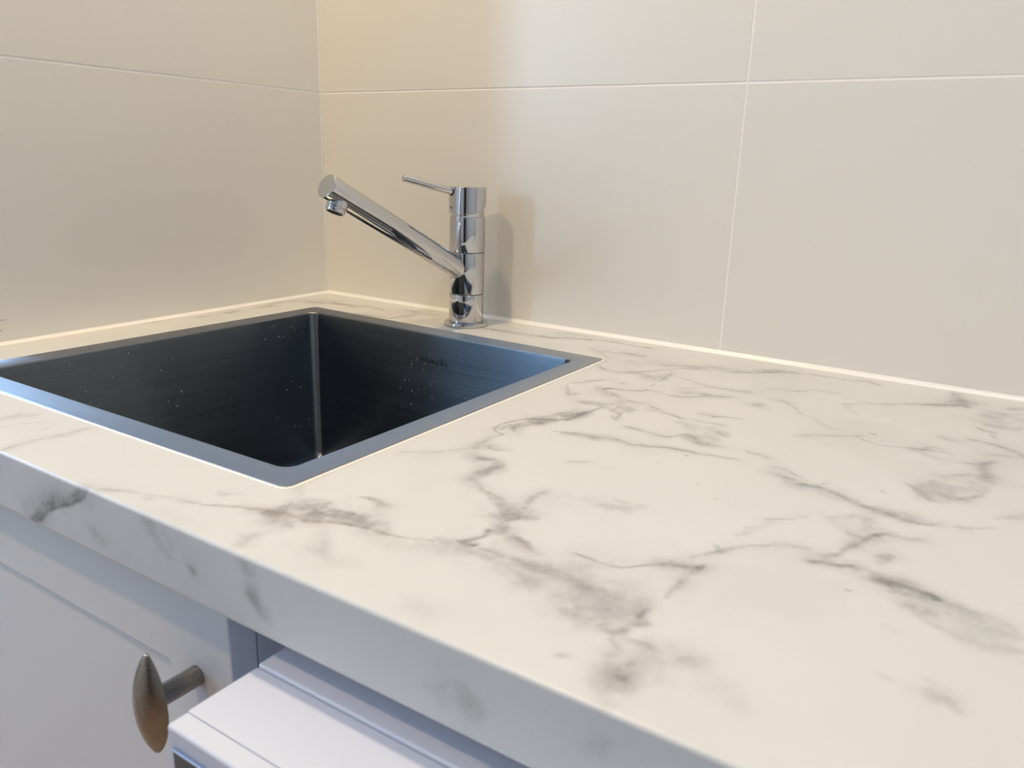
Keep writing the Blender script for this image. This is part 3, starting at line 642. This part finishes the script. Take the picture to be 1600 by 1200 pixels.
def vnoise(X, Y, seed):
    r = np.random.RandomState(seed); T = r.rand(256, 256)
    xi = np.floor(X).astype(int); yi = np.floor(Y).astype(int)
    fx = X - xi; fy = Y - yi
    fx = fx * fx * (3 - 2 * fx); fy = fy * fy * (3 - 2 * fy)
    a = T[xi % 256, yi % 256]; b = T[(xi + 1) % 256, yi % 256]
    c = T[xi % 256, (yi + 1) % 256]; d = T[(xi + 1) % 256, (yi + 1) % 256]
    return (a * (1 - fx) + b * fx) * (1 - fy) + (c * (1 - fx) + d * fx) * fy - 0.5
def fbm(X, Y, s, seed, o=4):
    v = 0; a = 1.0
    for k in range(o):
        v = v + a * vnoise(X * s, Y * s, seed + k); s *= 2.03; a *= 0.55
    return v

def vein_field(X, Y):
    """pigment density of the printed marble at unfolded worktop positions"""
    wx = fbm(X, Y, 60, 11); wy = fbm(X, Y, 60, 31)
    n1 = fbm(X, Y, 95, 51, 5); n2 = fbm(X, Y, 38, 71, 4)
    out = np.zeros((3, X.size))
    for line in VEINS.strip().split('\n'):
        f = line.split(); r = float(f[0]) * 0.00118; st = float(f[1]) * 1.08; ti = int(f[2])
        P = np.array([[float(v) for v in q.split(',')] for q in f[3:]])
        m = r * 4.2 + 0.014
        lo = P.min(0) - m; hi = P.max(0) + m
        I = np.nonzero((X > lo[0]) & (X < hi[0]) & (Y > lo[1]) & (Y < hi[1]))[0]
        if I.size == 0: continue
        amp = 0.0022 + 0.45 * r
        x = X[I] + amp * wx[I]; y = Y[I] + amp * wy[I]
        best = np.full(I.size, 1e9); u = np.zeros(I.size)
        n = len(P) - 1
        for k in range(n):
            a, b = P[k], P[k + 1]; d = b - a; L = max(d @ d, 1e-12)
            t = np.clip(((x - a[0]) * d[0] + (y - a[1]) * d[1]) / L, 0, 1)
            q = (x - a[0] - t * d[0]) ** 2 + (y - a[1] - t * d[1]) ** 2
            w = q < best
            best = np.where(w, q, best); u = np.where(w, (k + t) / n, u)
        rr = r * (0.75 + 0.9 * np.clip(n2[I] + 0.35, 0, 1))
        taper = 0.55 + 0.45 * np.sqrt(np.clip(4 * u * (1 - u), 0, 1)) if n > 1 else 1.0
        dens = np.exp(-best / (rr * taper) ** 2)
        brk = np.clip(0.92 + (1.1 if r < 0.0035 else 1.5) * n1[I], 0.62 if st > 0.6 else 0.15, 1.35)
        v = np.clip(st * dens * brk, 0, 0.95)
        if r < 0.0045 and st > 0.22 and n > 1:
            rh = 0.0032 + 1.9 * r
            hz = 0.30 * min(st, 0.75) * np.exp(-best / rh ** 2) * np.clip(0.75 + 2.2 * n2[I], 0.0, 1.5)
            v = 1 - (1 - v) * (1 - np.clip(hz, 0, 0.6))
        out[ti, I] = 1 - (1 - out[ti, I]) * (1 - v)
    # faint background haze all over
    h = np.clip(fbm(X, Y, 9, 91, 5) - 0.18, 0, 1) * 0.28
    out[0] = 1 - (1 - out[0]) * (1 - h)
    return out

# unfolded cross-section: y on the top, round nose, front face, underside
prof = []        # (y, z, unfolded v)
step = 0.0014
yy = list(np.arange(0.0, D - RF, step)) + [D - RF]
for y in yy: prof.append((-y, 0.0, -y))
for k in range(1, 6):
    a = k / 5 * PI / 2
    prof.append((-(D - RF) - RF * math.sin(a), -RF + RF * math.cos(a), -(D - RF) - RF * 1.0 * k / 5 * 1.2))
for z in np.arange(RF + step, CT - 0.001, step): prof.append((-D, -z, -D - z))
prof.append((-D, -CT + 0.0006, -D - CT)); prof.append((-D + 0.0006, -CT, -D - CT - 0.001))
prof.append((-0.001, -CT, -D - CT - 0.002))
xs = list(np.arange(0.0005, 0.98, step)) + list(np.arange(0.99, 1.46, 0.02))
nx, ny = len(xs), len(prof)
PY = np.array([p[0] for p in prof]); PZ = np.array([p[1] for p in prof]); PV = np.array([p[2] for p in prof])
XX, _ = np.meshgrid(np.array(xs), PY, indexing='ij')
YY = np.broadcast_to(PY, (nx, ny)); ZZ = np.broadcast_to(PZ, (nx, ny)); VV = np.broadcast_to(PV, (nx, ny))
co = np.stack([XX, YY, ZZ], -1).reshape(-1, 3)
ii, jj = np.meshgrid(np.arange(nx - 1), np.arange(ny - 1), indexing='ij')
cx = (XX[:-1, :-1] + XX[1:, :-1]) / 2; cy = (YY[:-1, :-1] + YY[:-1, 1:]) / 2
top = np.zeros(cx.shape, bool); top[:, :len(yy) - 1] = True
keep = ~(top & inside(HOLE, cx, cy))
# the underside strip over the bowl is open as well
under = jj == ny - 2
keep &= ~(under & (cx > 0.06) & (cx < 0.52))
i0 = (ii * ny + jj)[keep]
quads = np.stack([i0, i0 + 1, i0 + ny + 1, i0 + ny], -1)[:, ::-1]
me = bpy.data.meshes.new('worktop')
me.vertices.add(len(co)); me.vertices.foreach_set('co', co.ravel())
me.loops.add(quads.size); me.loops.foreach_set('vertex_index', quads.ravel().astype(np.int32))
me.polygons.add(len(quads)); me.polygons.foreach_set('loop_start', np.arange(0, quads.size, 4, dtype=np.int32))
me.update(calc_edges=True)
f = vein_field(XX.ravel(), VV.ravel().copy())
att = me.color_attributes.new('veins', 'FLOAT_COLOR', 'POINT')
buf = np.ones((len(co), 4), np.float32); buf[:, :3] = f.T
att.data.foreach_set('color', buf.ravel())
# drop loose vertices in the cut-out
bm = bmesh.new(); bm.from_mesh(me)
bmesh.ops.delete(bm, geom=[v for v in bm.verts if not v.link_faces], context='VERTS')
bm.to_mesh(me); bm.free()
worktop = empty('worktop', (0.72, -0.3, 0), 'white marble-look laminate worktop with grey veins and a square front edge', 'worktop')
slab = link('slab', me, M['marble'], None, 50)
slab.parent = worktop; slab.matrix_parent_inverse = Matrix.Translation((-0.72, 0.3, 0))
def onto(o, parent, loc):
    o.parent = parent; o.matrix_parent_inverse = Matrix.Translation(-Vector(loc)); return o
# silicone beads along the two walls
def bead(name, a, b, w, h, parent, ploc, side):
    bm = bmesh.new(); ringA, ringB = [], []
    A, B = Vector(a), Vector(b)
    s = Vector(side)
    pr = [(0, 0), (w, 0), (w * 0.62, h * 0.22), (w * 0.3, h * 0.5), (w * 0.12, h * 0.8), (0, h)]
    for x, z in pr:
        ringA.append(bm.verts.new(A + s * x + Vector((0, 0, z)))); ringB.append(bm.verts.new(B + s * x + Vector((0, 0, z))))
    n = len(pr)
    for i in range(n):
        j = (i + 1) % n
        bm.faces.new((ringA[i], ringA[j], ringB[j], ringB[i]))
    bm.faces.new(ringA); bm.faces.new(ringB)
    return onto(obj(name, bm, M['silicone'], None, 60), parent, ploc)
WL = (0.72, -0.3, 0)
bead('sealant_bead', (0.0, -0.0002, 0.0001), (1.44, -0.0002, 0.0001), 0.0042, 0.0042, worktop, WL, (0, -1, 0))
bead('sealant_bead', (0.0002, 0.0, 0.0001), (0.0002, -0.491, 0.0001), 0.0034, 0.0034, worktop, WL, (1, 0, 0))

# ---------------------------------------------------------------- sink
def rounded_quad(P, rad, n=8):
    """rounded outline of a quad, counter-clockwise points"""
    out = []
    m = len(P)
    for i in range(m):
        p = Vector(P[i]); a = Vector(P[i - 1]); b = Vector(P[(i + 1) % m])
        da = (a - p).normalized(); db = (b - p).normalized()
        half = da.angle(db) / 2
        L = rad / math.tan(half)
        c = p + (da + db).normalized() * (rad / math.sin(half))
        s = p + da * L - c; e = p + db * L - c
        a0 = math.atan2(s.y, s.x); a1 = math.atan2(e.y, e.x)
        dlt = (a1 - a0 + PI) % (2 * PI) - PI
        for k in range(n + 1):
            t = a0 + dlt * k / n
            out.append((c.x + rad * math.cos(t), c.y + rad * math.sin(t)))
    return out
def shrink(P, d):
    m = len(P); res = []
    for i in range(m):
        p = Vector(P[i]); a = Vector(P[i - 1]); b = Vector(P[(i + 1) % m])
        da = (a - p).normalized(); db = (b - p).normalized()
        half = da.angle(db) / 2
        q = p + (da + db).normalized() * (d / math.sin(half)); res.append((q.x, q.y))
    return res
def loft(loops, close_last=False):
    bm = bmesh.new(); rings = []
    for pts, z in loops:
        zz = z if isinstance(z, (list, tuple)) else [z] * len(pts)
        rings.append([bm.verts.new((x, y, h)) for (x, y), h in zip(pts, zz)])
    for a, b in zip(rings, rings[1:]):
        n = len(a)
        for i in range(n):
            j = (i + 1) % n
            bm.faces.new((a[i], a[j], b[j], b[i]))
    if close_last: bm.faces.new(rings[-1])
    return bm
SL = (0.292, -0.320, 0.0)
sink = empty('inset_sink', SL, 'square brushed stainless steel sink set into the marble worktop', 'sink')
RT = 0.0013
lo = [(rounded_quad(shrink(OUT, 0.0006), 0.0055), 0.0001), (rounded_quad(OUT, 0.006), 0.0003), (rounded_quad(OUT, 0.006), RT - 0.0004),
      (rounded_quad(shrink(OUT, 0.0004), 0.0058), RT), (rounded_quad(shrink(INN, -0.0014), 0.0115), RT),
      (rounded_quad(shrink(INN, -0.0006), 0.0112), RT - 0.0003), (rounded_quad(INN, 0.011), RT - 0.0012), (rounded_quad(INN, 0.011), -0.0010)]
onto(obj('rim', loft(lo), M['steel'], None, 35), sink, SL)
BW = shrink(INN, 0.0001)
lo = [(rounded_quad(BW, 0.011, 10), -0.0008), (rounded_quad(shrink(BW, 0.0004), 0.011, 10), -0.006), (rounded_quad(shrink(BW, 0.003), 0.011, 10), -0.186)]
for k in range(1, 7):
    a = k / 6 * PI / 2
    lo.append((rounded_quad(shrink(BW, 0.003 + 0.012 * (1 - math.cos(a))), max(0.011 - 0.006 * (1 - math.cos(a)), 0.003), 10), -0.186 - 0.012 * math.sin(a)))
lo.append((rounded_quad(shrink(BW, 0.10), 0.02, 10), -0.200))
bowl = onto(obj('bowl', loft(lo, True), M['bowl'], None, 40), sink, SL)
onto(obj('drain', lathe([(0.045, 0.0), (0.045, 0.0015), (0.043, 0.002), (0.032, 0.001), (0.030, -0.001), (0.004, -0.001), (0.004, 0.004), (0.0005, 0.004)], 48, origin=(0.29, -0.32, -0.1995)), M['steel'], None, 40), sink, SL)
# dried lime spots on the left and back faces of the bowl
bm = bmesh.new(); rg = random.Random(12)
def spot(c, nrm, rad):
    nrm = Vector(nrm); a = nrm.orthogonal().normalized(); b = nrm.cross(a)
    rim_ = [bm.verts.new(Vector(c) + (a * math.cos(2 * PI * k / 7) + b * math.sin(2 * PI * k / 7)) * rad + nrm * 0.00005) for k in range(7)]
    tip = bm.verts.new(Vector(c) + nrm * rad * 0.5)
    for k in range(7): bm.faces.new((rim_[k], rim_[(k + 1) % 7], tip))
for cy0, cz0, m_, sg in ((-0.43, -0.035, 16, 0.022), (-0.17, -0.02, 10, 0.018), (-0.36, -0.07, 8, 0.03), (-0.15, -0.13, 8, 0.03)):
    for k in range(m_):
        y = min(max(cy0 + rg.gauss(0, sg), -0.49), -0.14); z = min(max(cz0 + rg.gauss(0, sg * 0.8), -0.17), -0.008)
        tt = (y - BW[3][1]) / (BW[2][1] - BW[3][1])
        x = BW[3][0] + tt * (BW[2][0] - BW[3][0]) + 0.0004 + 0.0026 * (-z - 0.006) / 0.18
        spot((x + 0.0001, y, z), (1, 0, 0), rg.uniform(0.00025, 0.0006))
for k in range(16):
    x = min(max(0.276 + rg.gauss(0, 0.014), 0.12), 0.46); z = min(max(-0.052 + rg.gauss(0, 0.018), -0.17), -0.01)
    tt = (x - BW[2][0]) / (BW[1][0] - BW[2][0])
    y = BW[2][1] + tt * (BW[1][1] - BW[2][1]) - 0.0004 - 0.0026 * (-z - 0.006) / 0.18
    spot((x, y - 0.0001, z), (0, -1, 0), rg.uniform(0.00025, 0.0006))
ls = onto(obj('lime_spots', bm, M['lime'], None), sink, SL); ls['kind'] = 'stuff'
# silicone line round the rim
lo = [(rounded_quad(shrink(OUT, -0.0016), 0.0075), 0.0001), (rounded_quad(shrink(OUT, -0.0010), 0.007), 0.0006), (rounded_quad(shrink(OUT, 0.0001), 0.006), 0.0008)]
onto(obj('sealant_bead', loft(lo), M['silicone'], None, 60), sink, SL)
# etched maker's word on the back face
def text_mesh(s, size, mtx, m, parent, ploc, name):
    cu = bpy.data.curves.new(name, 'FONT'); cu.body = s; cu.size = size; cu.extrude = 0.00004
    cu.align_x = 'LEFT'; cu.resolution_u = 3; cu.space_character = 1.2
    o = bpy.data.objects.new(name, cu); COL.objects.link(o)
    dg = bpy.context.evaluated_depsgraph_get()
    me = bpy.data.meshes.new_from_object(o.evaluated_get(dg))
    bpy.data.objects.remove(o); bpy.data.curves.remove(cu)
    w = max(v.co.x for v in me.vertices)
    me.transform(mtx)
    t_ = link(name, me, m); onto(t_, parent, ploc)
    return t_, w
d = (Vector(BW[1]) - Vector(BW[2])).normalized()
ang = math.atan2(d.y, d.x)
yb = BW[2][1] + (0.2816 - BW[2][0]) * d.y / d.x - 0.0011
lg, w_ = text_mesh('bianchi', 0.0120, Matrix.Translation((0.2816, yb, -0.0352)) @ Matrix.Rotation(ang, 4, 'Z') @ Matrix.Rotation(PI / 2, 4, 'X'), M['etch'], sink, SL, 'logo')

# ---------------------------------------------------------------- mixer tap
TX, TY = 0.2943, -0.0547
tap = empty('mixer_tap', (TX, TY, 0), 'chrome single-lever mixer tap with angled spout behind the sink', 'tap')
obj('base_flange', lathe([(0.0265, 0.0002), (0.0268, 0.0006), (0.0268, 0.0038), (0.0262, 0.0046), (0.0222, 0.0046)], 96), M['chrome'], tap, 40)
obj('lower_body', lathe(rprof(0.0212, 0.0044, 0.0392)), M['chrome'], tap, 40)
obj('swivel_body', lathe(rprof(0.0213, 0.0398, 0.0892)), M['chrome'], tap, 40)
obj('joint_ring', lathe([(0.0205, 0.0385), (0.0205, 0.0905)], 64), M['black'], tap, 40)
obj('upper_body', lathe(rprof(0.0214, 0.0898, 0.1310)), M['chrome'], tap, 40)
obj('neck_ring', lathe(rprof(0.0198, 0.1308, 0.1440)), M['chrome'], tap, 40)
# cap with its underside rising towards the back
capr, capz = 0.0222, 0.1655
bm = bmesh.new(); n = 128
la = math.radians(-113)
def capbot(a):
    c = math.cos(a - (la + PI))
    u = max(0.0, (c + 0.40) / 1.40)
    u = u * u * (3 - 2 * u)
    return 0.1345 + 0.0095 * u
rings = []
for (r, kind, dz) in ((0.0190, 'b', 0.0012), (capr - 0.0005, 'b', 0.0), (capr, 'b', 0.0005), (capr, 't', -0.0005), (capr - 0.0005, 't', 0.0), (0.0005, 't', 0.0003)):
    ring = []
    for i in range(n):
        a = 2 * PI * i / n
        z = (capbot(a) if kind == 'b' else capz) + dz
        ring.append(bm.verts.new((r * math.cos(a), r * math.sin(a), z)))
    rings.append(ring)
for a, b in zip(rings, rings[1:]):
    for i in range(n):
        j = (i + 1) % n; bm.faces.new((a[i], a[j], b[j], b[i]))
bm.faces.new(rings[-1])
cap = obj('cap', bm, M['chrome'], tap, 40)
# lever pin
def adir(az, el):
    az, el = math.radians(az), math.radians(el)
    return Vector((math.cos(az) * math.cos(el), math.sin(az) * math.cos(el), math.sin(el)))
ld = adir(-114.4, 13.0)
def rodprof(r, L0, L1, f):
    p = [(r, L0)]
    for k in range(0, 6):
        a = k / 5 * PI / 2
        p.append((r - f + f * math.cos(a), L1 - f + f * math.sin(a)))
    return p
obj('lever', lathe(rodprof(0.0043, 0.012, 0.0852, 0.0008), 48, ld, (0, 0, 0.155)), M['chrome'], tap, 40)
obj('lever_collar', lathe([(0.0052, 0.0190), (0.0052, 0.0226), (0.0045, 0.0227)], 48, ld, (0, 0, 0.155)), M['black'], tap, 40)
hd = adir(-114.4, 0)
obj('grub_screw', lathe([(0.0015, 0.0215), (0.0015, 0.0223)], 20, hd, (0, 0, 0.1415)), M['black'], tap, 40)
# spout
A = Vector((0, 0, 0.0625)); TIP = Vector((0.268 - TX, -0.256 - TY, 0.1672))
sd = (TIP - A).normalized(); SLn = (TIP - A).length
spout = obj('spout', lathe(rodprof(0.0126, 0.008, SLn, 0.0009), 96, sd, A), M['chrome'], tap, 40)
nd = (Vector((-0.0594, -0.4545, -0.8888)) * 0.9 + Vector((0, 0, -0.1))).normalized()
NP = A + sd * (SLn - 0.0190)
noz = obj('nozzle', lathe([(0.0106, 0.0), (0.0106, 0.0140), (0.0102, 0.0144), (0.0096, 0.0144), (0.0096, 0.0156)], 64, nd, NP), M['chrome'], tap, 40)
obj('aerator', lathe([(0.0096, 0.0150), (0.0101, 0.0153), (0.0101, 0.0190), (0.0097, 0.0196), (0.0084, 0.0196), (0.0082, 0.0165), (0.0006, 0.0165)], 64, nd, NP), M['chrome'], noz, 40)
obj('aerator_mesh', lathe([(0.0081, 0.0166), (0.0081, 0.0184), (0.0005, 0.0182)], 40, nd, NP), M['black'], noz, 40)

# ---------------------------------------------------------------- base cabinet under the sink
cab = empty('base_cabinet', (0.26, -0.3, FZ), 'white base cabinet with a framed door below the sink', 'cabinet')
CL = (0.26, -0.3, FZ)
def part(name, lo, hi, m, parent=cab, ploc=CL, bev=0.0006, smooth=35):
    return onto(obj(name, boxbm(lo, hi, bev), m, None, smooth, True), parent, ploc)
part('side_panel', (0.482, -0.5520, FZ + 0.10), (0.500, -0.004, -CT - 0.0005), M['carcass'])
part('edge_strip', (0.4815, -0.5536, FZ + 0.10), (0.5006, -0.5521, -CT - 0.0005), M['cabinet'], bev=0.0003)
part('side_panel', (0.003, -0.5530, FZ + 0.10), (0.021, -0.004, -CT - 0.0005), M['carcass'])
part('back_panel', (0.022, -0.012, FZ + 0.10), (0.481, -0.004, -CT - 0.001), M['carcass'])
part('bottom_panel', (0.022, -0.5530, FZ + 0.10), (0.481, -0.013, FZ + 0.118), M['carcass'])
part('plinth', (0.003, -0.52, FZ + 0.0005), (0.500, -0.50, FZ + 0.0995), M['cabinet'])
# shaker door: one board with a recessed panel
DX0, DX1, DZ0, DZ1, DY, DT = 0.004, 0.5015, FZ + 0.102, -CT - 0.003, -0.575, 0.0192
door = bmesh.new()
fw, rw = 0.0620, 0.0750
ix0, ix1, iz0, iz1 = DX0 + fw, DX1 - fw, DZ0 + rw, DZ1 - rw
rec = 0.0070
def ringxz(x0, x1, z0, z1, y): return [door.verts.new(p) for p in ((x0, y, z0), (x1, y, z0), (x1, y, z1), (x0, y, z1))]
b_ = 0.0014
R = [ringxz(DX0, DX1, DZ0, DZ1, DY + DT), ringxz(DX0, DX1, DZ0, DZ1, DY + b_), ringxz(DX0 + b_ * 0.3, DX1 - b_ * 0.3, DZ0 + b_ * 0.3, DZ1 - b_ * 0.3, DY + b_ * 0.3),
     ringxz(DX0 + b_, DX1 - b_, DZ0 + b_, DZ1 - b_, DY), ringxz(ix0, ix1, iz0, iz1, DY), ringxz(ix0 + 0.0006, ix1 - 0.0006, iz0 + 0.0006, iz1 - 0.0006, DY + 0.0004),
     ringxz(ix0 + 0.0012, ix1 - 0.0012, iz0 + 0.0012, iz1 - 0.0012, DY + rec)]
for a, b in zip(R, R[1:]):
    for i in range(4):
        j = (i + 1) % 4; door.faces.new((a[i], a[j], b[j], b[i]))
door.faces.new(R[0]); door.faces.new(R[-1])
door_o = onto(obj('door', door, M['cabinet'], None, 60, True), cab, CL)
# boat-shaped knob on a round stem
KX, KZ, KS = 0.4679, -0.1203, 0.0315
knob = bmesh.new()
nt_, na = 110, 72
rings = []
for i in range(nt_ + 1):
    t = -1 + 2 * i / nt_
    e = max(1 - abs(t) ** 2.0, 0.0)
    g = 0.08 + 0.92 * e ** 0.85
    if i in (0, nt_): g = 0.03
    ring = []
    for k in range(na):
        a = 2 * PI * k / na
        cx_, cy_ = math.cos(a), math.sin(a)
        w = 0.0158 * g
        dep = (0.0100 if cy_ < 0 else 0.0052) * g
        # lens section: two arcs meeting in an edge
        s = 1 - cx_ * cx_
        y = (-1 if cy_ < 0 else 1) * dep * s
        ring.append(knob.verts.new((KX + w * cx_, DY - KS + y, KZ - 0.0015 + 0.0345 * t)))
    rings.append(ring)
for a, b in zip(rings, rings[1:]):
    for i in range(na):
        j = (i + 1) % na; knob.faces.new((a[i], a[j], b[j], b[i]))
knob.faces.new(rings[0]); knob.faces.new(rings[-1])
kn = onto(obj('knob', knob, M['nickel'], None, 50), door_o, (0, 0, 0))
kn.matrix_parent_inverse = Matrix.Identity(4); 
st = obj('knob_stem', lathe([(0.0066, 0.0), (0.0066, KS - 0.001)], 48, (0, -1, 0), (KX, DY, KZ)), M['nickel'], None, 40)
for o_ in (kn, st):
    o_.parent = door_o; o_.matrix_parent_inverse = Matrix.Identity(4)
KNOBFIX = True

# ---------------------------------------------------------------- washing machine beside the cabinet
WZ, WX0, WX1, WY = -0.0625, 0.5585, 1.155, -0.6535
wm = empty('washing_machine', (0.857, -0.36, FZ), 'white washing machine with a flat top under the worktop beside the cabinet', 'washing machine')
WML = (0.857, -0.36, FZ)
def wpart(name, bm, m, sm=60, parent=wm): return onto(obj(name, bm, m, None, sm, True), parent, WML)
wpart('body', boxbm((WX0 + 0.002, -0.60, FZ + 0.02), (WX1 - 0.002, -0.03, WZ - 0.020), 0.003), M['enamel'])
wpart('lid', boxbm((WX0, -0.5998, WZ - 0.019), (WX1, -0.02, WZ + 0.0016), 0.0014, 3), M['enamel'])
wpart('top_panel', boxbm((WX0, -0.6420, WZ - 0.019), (WX1, -0.6002, WZ), 0.0009, 3), M['enamel'])
# front fascia with a rounded upper edge
bm = bmesh.new()
box(bm, (WX0, WY, WZ - 0.13), (WX1, -0.6428, WZ), 0.0)
es = [e for e in bm.edges if all(abs(v.co.y - WY) < 1e-5 for v in e.verts) or all(abs(v.co.x - WX0) < 1e-5 for v in e.verts) or all(abs(v.co.x - WX1) < 1e-5 for v in e.verts)]
es = [e for e in es if not all(v.co.z < WZ - 0.1 for v in e.verts)]
bmesh.ops.bevel(bm, geom=es, offset=0.0022, segments=5, profile=0.5, affect='EDGES')
fascia = wpart('front_fascia', bm, M['enamel'], 60)
wpart('front_panel', boxbm((WX0 + 0.001, WY + 0.004, FZ + 0.08), (WX1 - 0.001, -0.6002, WZ - 0.131), 0.003), M['enamel'])
dp = wpart('display_panel', boxbm((WX0 + 0.0048, WY - 0.0008, WZ - 0.085), (WX0 + 0.20, WY + 0.003, WZ - 0.0112), 0.0004), M['panel'])
wpart('chrome_strip', boxbm((WX0 + 0.0052, WY - 0.0020, WZ - 0.0112), (WX0 + 0.20, WY + 0.003, WZ - 0.0098), 0.0004), M['chrome_trim'])
# round door and dial, below the frame
pt = lathe([(0.17, 0.0), (0.17, 0.018), (0.155, 0.028), (0.13, 0.028), (0.12, 0.012), (0.001, 0.010)], 64, (0, -1, 0), (0.857, WY + 0.004, -0.46))
wpart('porthole_door', pt, M['enamel'])
wpart('porthole_glass', lathe([(0.119, 0.011), (0.10, 0.026), (0.05, 0.036), (0.001, 0.038)], 64, (0, -1, 0), (0.857, WY + 0.004, -0.46)), M['panel'])
wpart('dial', lathe([(0.026, 0.0), (0.026, 0.016), (0.023, 0.02), (0.001, 0.02)], 48, (0, -1, 0), (0.857, WY, WZ - 0.055)), M['enamel'])
for fx in (WX0 + 0.05, WX1 - 0.05):
    for fy in (-0.56, -0.08):
        wpart('foot', lathe([(0.022, 0.0002), (0.022, 0.012), (0.008, 0.013), (0.008, 0.022)], 24, origin=(fx, fy, FZ)), M['black'])
